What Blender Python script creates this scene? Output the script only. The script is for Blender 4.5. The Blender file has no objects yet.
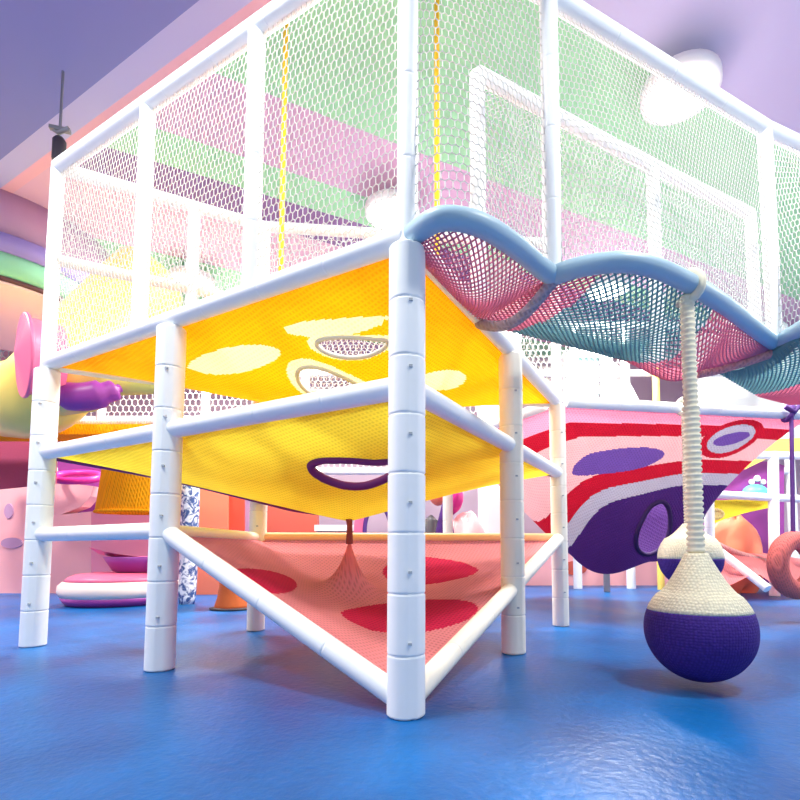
import bpy, math, random
import numpy as np
from mathutils import Vector, Matrix
random.seed(4)
PI = math.pi
C = bpy.context.scene.collection
V = Vector

# ------------------------------------------------------------------ camera
F, PITCH, HY, CX, CAMH = 490.74, math.radians(3.854), 550.05, 427.73, 0.8
PY0 = HY - F*math.tan(PITCH)
cd = bpy.data.cameras.new('camera'); cam = bpy.data.objects.new('camera', cd); C.objects.link(cam)
cam.location = (0, 0, CAMH); cam.rotation_euler = (PI/2+PITCH, 0, 0)
cd.sensor_width = 36; cd.lens = F/800*36; cd.clip_start = .05
cd.shift_x = (400-CX)/800; cd.shift_y = (PY0-400)/800
bpy.context.scene.camera = cam
def ray(px, py):
    x = (px-CX)/F; v = (PY0-py)/F
    c, s = math.cos(PITCH), math.sin(PITCH)
    return V((x, c-v*s, s+v*c))
def P(px, py, z=None, Y=None):
    """point of the place measured in the photograph, on the level z or at the distance Y"""
    d = ray(px, py)
    t = (z-CAMH)/d.z if z is not None else Y/d.y
    return V((d.x*t, d.y*t, CAMH+d.z*t))

# ------------------------------------------------------------------ materials
def lin(c):
    r = []
    for v in c[:3]:
        v /= 255.0
        r.append(v/12.92 if v <= .04045 else ((v+.055)/1.055)**2.4)
    return (*r, 1)
def newmat(name):
    m = bpy.data.materials.new(name); m.use_nodes = True
    nt = m.node_tree; nt.nodes.clear()
    return m, nt, nt.nodes.new, nt.links.new
def mat(name, col, rough=.5, noise=.06, scale=8, bump=0, bscale=60, metal=0, trans=0, spec=.4, coat=0):
    m, nt, N, L = newmat(name)
    out = N('ShaderNodeOutputMaterial'); p = N('ShaderNodeBsdfPrincipled')
    tc = N('ShaderNodeTexCoord'); nz = N('ShaderNodeTexNoise'); nz.inputs['Scale'].default_value = scale
    nz.inputs['Detail'].default_value = 3
    L(tc.outputs['Object'], nz.inputs['Vector'])
    mp = N('ShaderNodeMapRange'); mp.inputs['To Min'].default_value = 1-noise; mp.inputs['To Max'].default_value = 1+noise
    L(nz.outputs['Fac'], mp.inputs['Value'])
    hs = N('ShaderNodeHueSaturation'); hs.inputs['Color'].default_value = lin(col)
    L(mp.outputs['Result'], hs.inputs['Value'])
    L(hs.outputs['Color'], p.inputs['Base Color'])
    p.inputs['Roughness'].default_value = rough; p.inputs['Metallic'].default_value = metal
    p.inputs['Specular IOR Level'].default_value = spec
    p.inputs['Coat Weight'].default_value = coat
    if bump:
        n2 = N('ShaderNodeTexNoise'); n2.inputs['Scale'].default_value = bscale
        L(tc.outputs['Object'], n2.inputs['Vector'])
        b = N('ShaderNodeBump'); b.inputs['Strength'].default_value = bump; b.inputs['Distance'].default_value = .01
        L(n2.outputs['Fac'], b.inputs['Height']); L(b.outputs['Normal'], p.inputs['Normal'])
    if trans:
        t = N('ShaderNodeBsdfTranslucent'); L(hs.outputs['Color'], t.inputs['Color'])
        mx = N('ShaderNodeMixShader'); mx.inputs['Fac'].default_value = trans
        L(p.outputs[0], mx.inputs[1]); L(t.outputs[0], mx.inputs[2]); L(mx.outputs[0], out.inputs[0])
    else:
        L(p.outputs[0], out.inputs[0])
    return m
def knit(name, col, scale=70, trans=.45, amt=.16, bump=.6, rough=.75):
    """hand-knotted cord: two crossing wave patterns give rows of small knots"""
    m, nt, N, L = newmat(name)
    out = N('ShaderNodeOutputMaterial'); p = N('ShaderNodeBsdfPrincipled')
    tc = N('ShaderNodeTexCoord')
    ws = []
    for rz in (.6, -.9):
        mpn = N('ShaderNodeMapping'); mpn.inputs['Rotation'].default_value = (.3, .2, rz)
        L(tc.outputs['Object'], mpn.inputs['Vector'])
        w = N('ShaderNodeTexWave'); w.inputs['Scale'].default_value = scale/6.28; w.inputs['Distortion'].default_value = 1.2
        w.inputs['Detail'].default_value = 1
        L(mpn.outputs[0], w.inputs['Vector']); ws.append(w)
    mu = N('ShaderNodeMath'); mu.operation = 'MAXIMUM'
    L(ws[0].outputs['Fac'], mu.inputs[0]); L(ws[1].outputs['Fac'], mu.inputs[1])
    nz = N('ShaderNodeTexNoise'); nz.inputs['Scale'].default_value = 3.5; L(tc.outputs['Object'], nz.inputs['Vector'])
    ad = N('ShaderNodeMath'); ad.operation = 'MULTIPLY_ADD'; L(nz.outputs['Fac'], ad.inputs[0]); ad.inputs[1].default_value = .6; L(mu.outputs[0], ad.inputs[2])
    mp = N('ShaderNodeMapRange'); mp.inputs['From Max'].default_value = 1.5
    mp.inputs['To Min'].default_value = 1-amt*1.6; mp.inputs['To Max'].default_value = 1+amt
    L(ad.outputs[0], mp.inputs['Value'])
    hs = N('ShaderNodeHueSaturation'); hs.inputs['Color'].default_value = lin(col)
    L(mp.outputs['Result'], hs.inputs['Value']); L(hs.outputs['Color'], p.inputs['Base Color'])
    b = N('ShaderNodeBump'); b.inputs['Strength'].default_value = bump; b.inputs['Distance'].default_value = .012
    L(mu.outputs[0], b.inputs['Height']); L(b.outputs['Normal'], p.inputs['Normal'])
    p.inputs['Roughness'].default_value = rough; p.inputs['Specular IOR Level'].default_value = .15
    t = N('ShaderNodeBsdfTranslucent'); L(hs.outputs['Color'], t.inputs['Color'])
    mx = N('ShaderNodeMixShader'); mx.inputs['Fac'].default_value = trans
    L(p.outputs[0], mx.inputs[1]); L(t.outputs[0], mx.inputs[2]); L(mx.outputs[0], out.inputs[0])
    return m
def emis(name, col, s):
    m, nt, N, L = newmat(name)
    out = N('ShaderNodeOutputMaterial'); e = N('ShaderNodeEmission')
    e.inputs[0].default_value = lin(col); e.inputs[1].default_value = s; L(e.outputs[0], out.inputs[0])
    return m
M = dict(
 foam=mat('white_foam', (243, 247, 250), .42, .02, 5, .12, 18),
 pale=mat('pale_foam', (244, 240, 228), .45, .02, 5, .12, 18),
 shade_foam=mat('blue_shade_foam', (164, 194, 212), .42, .03, 5, .1, 18),  # wavy rail: blue cast from the floor and shade put into the colour
 white_net=mat('white_cord', (226, 228, 224), .7, .03, 12),
 cream=knit('cream_knit', (246, 232, 170)),
 orange=knit('orange_knit', (255, 166, 10)),
 yellow=knit('yellow_knit', (226, 214, 62)),
 red=knit('salmon_knit', (250, 148, 150)),
 crimson=knit('crimson_knit', (228, 36, 84)),
 pinkcord=mat('pink_cord', (246, 146, 174), .6, .05, 9, 0, 60, 0, .25),
 tealcord=mat('teal_cord', (130, 182, 188), .6, .05, 9, 0, 60, 0, .25),
 purple=knit('purple_knit', (70, 36, 106), 70, .15),
 lilac=knit('lilac_knit', (104, 72, 150), 70, .2),
 palepink=knit('pale_pink_knit', (226, 168, 170), 70, .25),
 pinkknit=knit('pink_knit', (236, 130, 158), 70, .4),
 redband=knit('red_knit', (172, 20, 42), 70, .25),
 greyband=knit('grey_knit', (176, 170, 186), 70, .2),
 hem=mat('purple_hem', (112, 40, 112), .7, .06, 20),
 pink=mat('pink_vinyl', (248, 182, 186), .35, .03, 3),
 hotpink=mat('hot_pink_vinyl', (240, 110, 150), .35, .03, 3),
 magenta=mat('magenta_vinyl', (222, 50, 150), .35, .03, 3),
 mauve=mat('mauve_paint', (190, 150, 186), .6, .04, 2),
 violet=mat('violet_vinyl', (150, 60, 150), .4, .04, 3),
 coral=mat('coral_vinyl', (250, 140, 108), .4, .04, 3),
 redorange=mat('red_orange_vinyl', (228, 84, 62), .4, .05, 3),
 brick=mat('brick_red_vinyl', (206, 92, 76), .45, .05, 3),
 slide_yellow=mat('yellow_plastic', (253, 224, 110), .3, .03, 3),
 slide_lime=mat('lime_plastic', (222, 214, 110), .3, .04, 3),
 amber=knit('amber_knit', (244, 168, 16), 60, .2),
 white=mat('white_paint', (246, 246, 246), .5, .02, 3),
 cushion=mat('cream_vinyl', (238, 222, 212), .4, .02, 3),
 tie=mat('grey_tie', (176, 182, 188), .5, .03, 9),
 dark=mat('dark_metal', (58, 52, 62), .5, .05, 6),
 grey=mat('grey_metal', (140, 140, 148), .45, .05, 6, 0, 60, .3),
 trunk=mat('orange_trunk', (196, 96, 40), .6, .1, 9, .3, 14),
 salmonring=knit('salmon_crochet', (240, 128, 124), 90, .1),
 strap=mat('purple_webbing', (92, 52, 132), .7, .08, 40),
 cyan=mat('cyan_vinyl', (110, 206, 220), .4, .03, 3),
 ropey=mat('yellow_rope', (248, 200, 40), .7, .08, 40),
 lamp=emis('lamp_glow', (255, 250, 240), 22),
)
def marble():
    m, nt, N, L = newmat('blue_white_foil')
    out = N('ShaderNodeOutputMaterial'); p = N('ShaderNodeBsdfPrincipled'); tc = N('ShaderNodeTexCoord')
    nz = N('ShaderNodeTexNoise'); nz.inputs['Scale'].default_value = 9; nz.inputs['Distortion'].default_value = 1.5
    L(tc.outputs['Object'], nz.inputs['Vector'])
    r = N('ShaderNodeValToRGB'); r.color_ramp.elements[0].position = .42; r.color_ramp.elements[0].color = lin((70, 96, 150))
    r.color_ramp.elements[1].position = .56; r.color_ramp.elements[1].color = lin((240, 244, 250))
    L(nz.outputs['Fac'], r.inputs[0]); L(r.outputs[0], p.inputs['Base Color']); p.inputs['Roughness'].default_value = .25
    L(p.outputs[0], out.inputs[0]); return m
M['marble'] = marble()
def crochet(name, col, scale):
    m, nt, N, L = newmat(name)
    out = N('ShaderNodeOutputMaterial'); p = N('ShaderNodeBsdfPrincipled'); tc = N('ShaderNodeTexCoord')
    v = N('ShaderNodeTexVoronoi'); v.inputs['Scale'].default_value = scale; v.inputs['Randomness'].default_value = .35
    L(tc.outputs['Object'], v.inputs['Vector'])
    mp = N('ShaderNodeMapRange'); mp.inputs['From Max'].default_value = .7; mp.inputs['To Min'].default_value = 1.1; mp.inputs['To Max'].default_value = .72
    L(v.outputs['Distance'], mp.inputs['Value'])
    hs = N('ShaderNodeHueSaturation'); hs.inputs['Color'].default_value = lin(col); L(mp.outputs[0], hs.inputs['Value']); L(hs.outputs[0], p.inputs['Base Color'])
    b = N('ShaderNodeBump'); b.invert = True; b.inputs['Strength'].default_value = .6; b.inputs['Distance'].default_value = .008
    L(v.outputs['Distance'], b.inputs['Height']); L(b.outputs[0], p.inputs['Normal']); p.inputs['Roughness'].default_value = .75; p.inputs['Specular IOR Level'].default_value = .15
    L(p.outputs[0], out.inputs[0]); return m
M['creamball'] = crochet('cream_crochet', (240, 234, 208), 62); M['purpleball'] = crochet('purple_crochet', (70, 46, 138), 62)
M['ropecord'] = mat('cream_cord', (234, 228, 204), .75, .06, 30)
def floor_mat():
    m, nt, N, L = newmat('blue_rubber_floor')
    out = N('ShaderNodeOutputMaterial'); p = N('ShaderNodeBsdfPrincipled'); tc = N('ShaderNodeTexCoord')
    nz = N('ShaderNodeTexNoise'); nz.inputs['Scale'].default_value = 1.1; nz.inputs['Detail'].default_value = 5
    L(tc.outputs['Object'], nz.inputs['Vector'])
    r = N('ShaderNodeValToRGB'); e = r.color_ramp.elements
    e[0].position = .3; e[0].color = lin((0, 70, 132)); e[1].position = .7; e[1].color = lin((2, 100, 174))
    L(nz.outputs['Fac'], r.inputs[0])
    n2 = N('ShaderNodeTexNoise'); n2.inputs['Scale'].default_value = 26; n2.inputs['Detail'].default_value = 4
    L(tc.outputs['Object'], n2.inputs['Vector'])
    mp = N('ShaderNodeMapRange'); mp.inputs['To Min'].default_value = .78; mp.inputs['To Max'].default_value = 1.22
    L(n2.outputs['Fac'], mp.inputs['Value'])
    hs = N('ShaderNodeHueSaturation'); L(r.outputs[0], hs.inputs['Color']); L(mp.outputs[0], hs.inputs['Value'])
    L(hs.outputs[0], p.inputs['Base Color'])
    rr = N('ShaderNodeMapRange'); rr.inputs['To Min'].default_value = .22; rr.inputs['To Max'].default_value = .5
    L(nz.outputs['Fac'], rr.inputs['Value']); L(rr.outputs[0], p.inputs['Roughness'])
    b = N('ShaderNodeBump'); b.inputs['Strength'].default_value = .35; b.inputs['Distance'].default_value = .012
    L(n2.outputs['Fac'], b.inputs['Height']); L(b.outputs[0], p.inputs['Normal'])
    p.inputs['Specular IOR Level'].default_value = .28
    L(p.outputs[0], out.inputs[0]); return m
M['floor'] = floor_mat()
CEIL = 6.2
LN = (-.474, -.880)      # across the stripes that run with the left face
RN = (-.437, .900)       # across the stripes that run with the back of the cage
def ceil_mat():
    """a ceiling painted in flat pastel bands that run in two directions"""
    m, nt, N, L = newmat('painted_ceiling')
    out = N('ShaderNodeOutputMaterial'); p = N('ShaderNodeBsdfPrincipled'); g = N('ShaderNodeNewGeometry')
    p.inputs['Roughness'].default_value = .8
    def off(px, py, n):
        q = P(px, py, z=CEIL); return q.x*n[0]+q.y*n[1]
    def band(n, stops, lo, hi):
        d = N('ShaderNodeVectorMath'); d.operation = 'DOT_PRODUCT'; L(g.outputs['Position'], d.inputs[0]); d.inputs[1].default_value = (*n, 0)
        mp = N('ShaderNodeMapRange'); mp.inputs['From Min'].default_value = lo; mp.inputs['From Max'].default_value = hi
        L(d.outputs['Value'], mp.inputs['Value'])
        r = N('ShaderNodeValToRGB'); r.color_ramp.interpolation = 'CONSTANT'
        els = r.color_ramp.elements
        while len(els) < len(stops): els.new(.5)
        for e, (o, c) in zip(els, stops):
            e.position = max(0, min(1, (o-lo)/(hi-lo))); e.color = lin(c)
        L(mp.outputs[0], r.inputs[0]); return d, r
    o = [off(8, 140, RLEFT), off(67, 130, RLEFT), off(104, 128, RLEFT)]
    lo, hi = -16, 16
    sg = 1 if o[1] > o[0] else -1
    n = (RLEFT[0]*sg, RLEFT[1]*sg); o = [v*sg for v in o]
    dl, rl = band(n, [(lo, (128, 132, 190)), (o[0], (186, 184, 224)), (o[1], (232, 178, 190))], lo, hi)
    GR, PK, DM, WH, LP = (158, 216, 168), (206, 168, 196), (138, 104, 152), (236, 238, 232), (222, 180, 200)
    ks = [(280, 89), (257, 155), (257, 188), (290, 216)]
    q = [off(*k, RN) for k in ks]
    dr, rr = band(RN, [(lo, (190, 186, 218)), (q[0]-2.2, GR), (q[0], PK), (q[1], GR), (q[2], DM), (q[3]+.4, LP), (q[3]+2, GR), (q[3]+4, PK)], lo, hi)
    gt = N('ShaderNodeMath'); gt.operation = 'GREATER_THAN'; L(dl.outputs['Value'], gt.inputs[0]); gt.inputs[1].default_value = o[2]
    mx = N('ShaderNodeMixRGB'); L(gt.outputs[0], mx.inputs[0]); L(rl.outputs[0], mx.inputs[1]); L(rr.outputs[0], mx.inputs[2])
    L(mx.outputs[0], p.inputs['Base Color']); L(p.outputs[0], out.inputs[0]); return m
RLEFT = (.474, .880)
M['ceiling'] = ceil_mat()

# ------------------------------------------------------------------ mesh helpers
class MB:
    def __init__(s): s.v = []; s.f = []; s.m = []; s.sm = []
    def add(s, vs, fs, m=0, smooth=True):
        o = len(s.v); s.v += [tuple(v) for v in vs]
        for f in fs: s.f.append(tuple(i+o for i in f)); s.m.append(m); s.sm.append(smooth)
    def box(s, c, size, rz=0, m=0, bev=0):
        x, y, z = (k/2 for k in size); cz, sz = math.cos(rz), math.sin(rz)
        b = min(bev, x*.9, y*.9)
        ring = [(x-b, y), (x, y-b), (x, -y+b), (x-b, -y), (-x+b, -y), (-x, -y+b), (-x, y-b), (-x+b, y)] if b else [(x, y), (x, -y), (-x, -y), (-x, y)]
        s.prism([(c[0]+a*cz-d*sz, c[1]+a*sz+d*cz) for a, d in ring], c[2]-z, c[2]+z, m)
    def prism(s, ring, z0, z1, m=0):
        n = len(ring)
        s.add([(x, y, z0) for x, y in ring]+[(x, y, z1) for x, y in ring],
              [(i, (i+1) % n, n+(i+1) % n, n+i) for i in range(n)]+[tuple(range(n-1, -1, -1)), tuple(range(n, 2*n))], m, False)
    def slab(s, pts, o, ax, up, th, m=0):
        """outline pts (u,v) in the plane (o, ax, up) given a thickness th"""
        ax, up = V(ax).normalized(), V(up).normalized(); nn = ax.cross(up); o = V(o)
        a = [o+ax*u+up*w-nn*th/2 for u, w in pts]; b = [p+nn*th for p in a]; n = len(pts)
        s.add(a+b, [(i, (i+1) % n, n+(i+1) % n, n+i) for i in range(n)]+[tuple(range(n-1, -1, -1)), tuple(range(n, 2*n))], m, False)
    def tube(s, pts, r, n=14, closed=False, m=0, caps=True, flat=1.0):
        pts = [V(p) for p in pts]; k = len(pts)
        rs = r if isinstance(r, (list, tuple)) else [r]*k
        ts = []
        for i in range(k):
            if closed: t = pts[(i+1) % k]-pts[i-1]
            else: t = pts[min(i+1, k-1)]-pts[max(i-1, 0)]
            ts.append(t.normalized())
        up = V((0, 0, 1)) if abs(ts[0].z) < .9 else V((1, 0, 0))
        nrm = (up-ts[0]*up.dot(ts[0])).normalized(); vs = []
        for i in range(k):
            nrm = (nrm-ts[i]*nrm.dot(ts[i])).normalized(); bi = ts[i].cross(nrm)
            for j in range(n):
                a = 2*PI*j/n; vs.append(pts[i]+(nrm*math.cos(a)*flat+bi*math.sin(a))*rs[i])
        fs = [(i*n+j, i*n+(j+1) % n, ((i+1) % k)*n+(j+1) % n, ((i+1) % k)*n+j) for i in range(k if closed else k-1) for j in range(n)]
        s.add(vs, fs, m)
        if caps and not closed:
            s.add(vs[:n], [tuple(range(n-1, -1, -1))], m, False); s.add(vs[-n:], [tuple(range(n))], m, False)
    def lathe(s, prof, c, n=32, m=0, axis=None, mfun=None):
        """prof: (radius, height) pairs turned about axis at c"""
        c = V(c); q = V((0, 0, 1)).rotation_difference(V(axis)) if axis else None
        vs = []
        for r, h in prof:
            for j in range(n):
                p = V((r*math.cos(2*PI*j/n), r*math.sin(2*PI*j/n), h))
                vs.append(c+(q @ p if q else p))
        k = len(prof); o = len(s.v); s.v += [tuple(v) for v in vs]
        for i in range(k-1):
            for j in range(n):
                s.f.append((o+i*n+j, o+i*n+(j+1) % n, o+(i+1)*n+(j+1) % n, o+(i+1)*n+j)); s.m.append(mfun(i) if mfun else m); s.sm.append(True)
        for i, e in ((0, -1), (k-1, 1)):
            if prof[i][0] > 1e-4:
                idx = [o+i*n+j for j in range(n)]; s.f.append(tuple(idx[::e])); s.m.append(mfun(min(i, k-2)) if mfun else m); s.sm.append(False)
    def grid(s, P2, mfun=None, closed_u=False):
        """P2[i][j] points; mfun(i,j) gives a material slot or None for a hole"""
        nu, nv = len(P2), len(P2[0]); o = len(s.v)
        for row in P2: s.v += [tuple(p) for p in row]
        for i in range(nu if closed_u else nu-1):
            for j in range(nv-1):
                mm = mfun(i, j) if mfun else 0
                if mm is None: continue
                a, b = i*nv, ((i+1) % nu)*nv
                s.f.append((o+a+j, o+b+j, o+b+j+1, o+a+j+1)); s.m.append(mm); s.sm.append(True)
def world_of(o): return V(o.location)+(world_of(o.parent) if o.parent else V((0, 0, 0)))
def obj(name, mb, mats, parent=None, org=None):
    me = bpy.data.meshes.new(name)
    if org is None:
        a = np.array(mb.v); org = V((*(a.min(0)+a.max(0))[:2]/2, a[:, 2].min()))
    org = V(org)
    v = np.array(mb.v, dtype=np.float64)-np.array(org)
    me.from_pydata(v.tolist(), [], mb.f)
    mats = mats if isinstance(mats, (list, tuple)) else [mats]
    for k in mats: me.materials.append(M[k] if isinstance(k, str) else k)
    me.polygons.foreach_set('material_index', mb.m); me.polygons.foreach_set('use_smooth', mb.sm); me.update()
    o = bpy.data.objects.new(name, me); C.objects.link(o)
    o.location = org-(world_of(parent) if parent else V((0, 0, 0)))
    if parent: o.parent = parent
    return o
def tag(o, label=None, cat=None, group=None, kind=None):
    for k, v in (('label', label), ('category', cat), ('group', group), ('kind', kind)):
        if v: o[k] = v
    return o
def thing(name, loc, label, cat, group=None):
    o = bpy.data.objects.new(name, None); C.objects.link(o); o.location = loc; o.empty_display_size = .1
    return tag(o, label, cat, group)
def struct(name, mb, m): return tag(obj(name, mb, m), kind='structure')
def smooth(pts, k=8, closed=False):
    pts = [V(p) for p in pts]; n = len(pts); out = []
    for i in range(n if closed else n-1):
        g = (lambda j: pts[j % n]) if closed else (lambda j: pts[max(0, min(n-1, j))])
        p0, p1, p2, p3 = g(i-1), g(i), g(i+1), g(i+2)
        for t in range(k):
            t /= k
            out.append(.5*((2*p1)+(p2-p0)*t+(2*p0-5*p1+4*p2-p3)*t*t+(3*p1-p0-3*p2+p3)*t**3))
    if not closed: out.append(pts[-1])
    return out
def line(a, b, n=2): a, b = V(a), V(b); return [a+(b-a)*i/(n-1) for i in range(n)]
def resample(pts, n):
    pts = np.array([tuple(p) for p in pts]); d = np.r_[0, np.cumsum(np.linalg.norm(np.diff(pts, axis=0), axis=1))]
    t = np.linspace(0, d[-1], n)
    return np.stack([np.interp(t, d, pts[:, k]) for k in range(3)], 1)
def plen(pts):
    a = np.array([tuple(p) for p in pts]); return np.linalg.norm(np.diff(a, axis=0), axis=1).sum()
def strands(A, B, r):
    """three-sided cords between the points A and B as one mesh builder"""
    A, B = np.asarray(A), np.asarray(B); t = B-A; l = np.linalg.norm(t, axis=1, keepdims=True); t = t/np.maximum(l, 1e-9)
    ref = np.where(np.abs(t[:, 2:3]) < .8, np.array([[0, 0, 1.]]), np.array([[1., 0, 0]]))
    u = np.cross(t, ref); u /= np.linalg.norm(u, axis=1, keepdims=True); w = np.cross(t, u)
    A = A-t*r*.5; B = B+t*r*.5
    vs = np.stack([E+r*(u*math.cos(a)+w*math.sin(a)) for E in (A, B) for a in (0, 2*PI/3, 4*PI/3)], 1).reshape(-1, 3)
    base = (np.arange(len(A))*6)[:, None, None]
    q = np.array([[0, 1, 4, 3], [1, 2, 5, 4], [2, 0, 3, 5]])[None]+base
    mb = MB(); mb.v = vs.tolist(); mb.f = q.reshape(-1, 4).tolist(); mb.m = [0]*len(mb.f); mb.sm = [True]*len(mb.f)
    return mb
def mesh_net(bottom, top, cw, ch, r):
    """knotted netting with tall six-sided openings stretched between two edges"""
    nu = max(4, int(2*max(plen(bottom), plen(top))/cw)); Bt, Tp = resample(bottom, nu+1), resample(top, nu+1)
    H = np.linalg.norm(Tp-Bt, axis=1).mean(); nv = max(2, int(H/ch))
    def pt(i, k):
        a = .28 if (i+k) % 2 else 0.
        t = min(1., max(0., (k+a)/nv)); return Bt[i]+(Tp[i]-Bt[i])*t
    A, B = [], []
    for k in range(nv+1):
        for i in range(nu):
            A.append(pt(i, k)); B.append(pt(i+1, k))
        if k < nv:
            for i in range(nu+1):
                if (i+k) % 2: A.append(pt(i, k)); B.append(pt(i, k+1))
    return strands(A, B, r)

# ------------------------------------------------------------------ plan of the main frame
Z1, Z2, Z3, ZT = .933, 1.631, 2.416, 4.209
C0 = V((-.106, 2.446, 0)); PHI = .494
LD = V((-math.cos(PHI), math.sin(PHI), 0)); RD = V((math.sin(PHI), math.cos(PHI), 0))
L1 = C0+LD*1.926; L2 = C0+LD*3.631; R1 = C0+RD*1.636; R2 = C0+RD*3.199
BP = V((-1.72, 4.97, 0))
def at(p, z): return V((p.x, p.y, z))
N1 = at(P(553, 276, z=Z3), 0); N2 = at(P(775, 344, z=Z3), 0); BM = V((2.0, 4.15, 0)); BM2 = V((3.28, 4.77, 0)); RM = C0+RD*.97
N3 = V((4.6, 4.5, 0))
UA = C0+LD*(((L2-C0).length)*.638); UB = C0+LD*(((L2-C0).length)*.316)   # the two posts of the cage on the left face

# ------------------------------------------------------------------ room
b = MB(); b.box((0, 5, -.05), (22, 17, .1)); struct('floor', b, 'floor')
b = MB(); b.box((0, 5, CEIL+.05), (22, 17, .1)); struct('ceiling', b, 'ceiling')
wall_up = mat('mauve_wall', (216, 188, 206), .8, .06, 1.5); wall_lo = mat('pink_wall', (240, 186, 196), .8, .05, 1.5)
b = MB(); b.box((0, 13.55, CEIL/2), (22, .1, CEIL)); struct('wall_back', b, wall_up)
b = MB(); b.box((-11.05, 5, CEIL/2), (.1, 17, CEIL)); struct('wall_left', b, wall_lo)
b = MB(); b.box((11.05, 5, CEIL/2), (.1, 17, CEIL)); struct('wall_right', b, mat('white_wall', (244, 240, 240), .8, .03, 1.5))

# ------------------------------------------------------------------ main climbing frame
frame = thing('climbing_tower', C0, 'tall frame of padded white posts and rails with a wavy balcony rail with blue shade in its colour', 'climbing frame')
def padded(name, a, bb, r, seg, parent, m='foam', n=20, seam=None):
    """a padded pipe: foam sleeves butted together leave a groove at each joint"""
    a, bb = V(a), V(bb); L = (bb-a).length; k = max(1, round(L/seg)); prof = [(r*.9, 0), (r, .008), (r, .014)]
    for i in range(1, k):
        h = L*i/k; prof += [(r, h-.012), (r, h-.007), (r*.955, h-.002), (r*.955, h+.002), (r, h+.007), (r, h+.012)]
    prof += [(r, L-.014), (r, L-.008), (r*.9, L)]
    mb = MB(); mb.lathe(prof, a, n, 0, bb-a)
    if seam is not None:
        for i in range(len(prof)):
            for j, k2 in ((seam, .93),):
                q = V(mb.v[i*n+j]); ax = a+(bb-a)*(prof[i][1]/L); mb.v[i*n+j] = tuple(ax+(q-ax)*k2)
    return obj(name, mb, m, parent)
PR, RR, UR = .094, .06, .055
for p, zt, m in ((C0, Z3-.06, 'foam'), (L1, Z3-.06, 'foam'), (L2, Z3-.06, 'foam'), (R1, Z3-.04, 'pale'), (R2, Z3-.04, 'pale'), (BP, Z3-.04, 'pale')):
    post = padded('lower_post', at(p, 0), at(p, zt), PR if p is not R2 and p is not BP else .086, .31, frame, m, 32, 26)
    for k in range(1, 7):
        z = zt*k/7.0+.02; d = V((.25, -1, 0)).normalized()*PR; t = MB()
        t.box((p.x+d.x, p.y+d.y, z), (.018, .014, .012), 0, 0); obj('zip_tie', t, 'tie', post)
for p, zb in ((C0, Z3-.05), (UA, Z3), (UB, Z3), (L2, Z3-.05), (BP, Z3), (R2, Z3), (N1, Z3), (N2, Z3), (BM, Z3), (BM2, Z3), (RM, Z3), (L2.lerp(BP, .62), Z3)):
    padded('upper_post', at(p, zb), at(p, ZT), UR, .45, frame, 'foam', 14)
def rail(a, za, c, zc, m='foam', r=RR, name='rail'): return padded(name, at(a, za), at(c, zc), r, .55, frame, m, 16)
for z in (Z2, Z3): rail(C0, z, L2, z); rail(C0, z, R2, z, 'foam')
rail(L1, Z1, L2, Z1)
rail(L2, Z3, BP, Z3, 'pale'); rail(BP, Z3, R2, Z3, 'pale')
e = (L1-C0).normalized()
rail(C0, .06, L1, Z1, name='sloping_rail'); rail(C0, .06, R2, Z1, 'pale', name='sloping_rail')
rail(L1, Z1, BP, Z1, 'pale', .045)
tag(padded('back_rail', at(BP, Z1), at(R2, Z1), .045, .6, frame, mat('peach_foam', (250, 206, 160), .5, .03, 5)), 'pale peach rail')
for a, c in ((C0, L2), (L2, BP), (BP, R2), (BM, BM2), (RM, BM)): rail(a, ZT, c, ZT, 'foam', .062 if a is C0 else .055)
rail(RM, Z3, BM, Z3, 'foam', .04)
rail(L2, 3.36, BP, 3.36, 'pale', .05); rail(BP, 3.36, R2, 3.36, 'pale', .05)
tr = [at(C0, ZT), at(N1, ZT), at(N2, ZT), at(N3, ZT)]
for a, c in ((C0, N1), (N1, N2), (N2, N3)): rail(a, ZT, c, ZT, 'foam', .06)
# scalloped balcony rail, level with the deck
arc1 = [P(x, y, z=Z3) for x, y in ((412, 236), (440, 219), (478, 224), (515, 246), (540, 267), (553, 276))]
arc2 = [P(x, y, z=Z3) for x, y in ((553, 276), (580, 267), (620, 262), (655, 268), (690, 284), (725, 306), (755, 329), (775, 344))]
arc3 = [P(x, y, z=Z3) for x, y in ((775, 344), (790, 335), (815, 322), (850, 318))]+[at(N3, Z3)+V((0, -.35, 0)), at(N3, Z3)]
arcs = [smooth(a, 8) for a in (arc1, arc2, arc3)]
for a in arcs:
    mb = MB(); mb.tube(a, .057, 16); tag(obj('curved_rail', mb, 'shade_foam', frame), 'curved foam rail with blue floor cast and shade in its colour')

# ------------------------------------------------------------------ cage netting
G = 'white safety nets of the cage'
def cage(name, bot, top, cw, ch, r, label, group=G):
    return tag(obj(name, mesh_net(bot, top, cw, ch, r), 'white_net'), label, 'net', group)
E3, ET = Z3+.05, ZT-.05
cage('safety_net', [at(L2, E3), at(C0, E3)], [at(L2, ET), at(C0, ET)], .040, .05, .0034, 'white safety net above the long top rail on the left face of the frame')
cage('safety_net', [at(L2, E3), at(BP, E3)], [at(L2, ET), at(BP, ET)], .05, .06, .0040, 'white safety net at the far left rear of the cage behind the yellow slide')
cage('safety_net', [at(BP, E3), at(R2, E3)], [at(BP, ET), at(R2, ET)], .055, .065, .0040, 'white safety net across the rear middle of the cage')
cage('safety_net', [p+V((0, 0, .05)) for p in arcs[0]], [at(C0, ET), at(N1, ET)], .040, .052, .0034, 'white safety net rising from the first curve of the wavy rail beside the corner post')
cage('safety_net', [p+V((0, 0, .05)) for p in arcs[1]], [at(N1, ET), at(N2, ET)], .037, .046, .0032, 'white safety net rising from the second, longest curve of the wavy rail')
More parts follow.
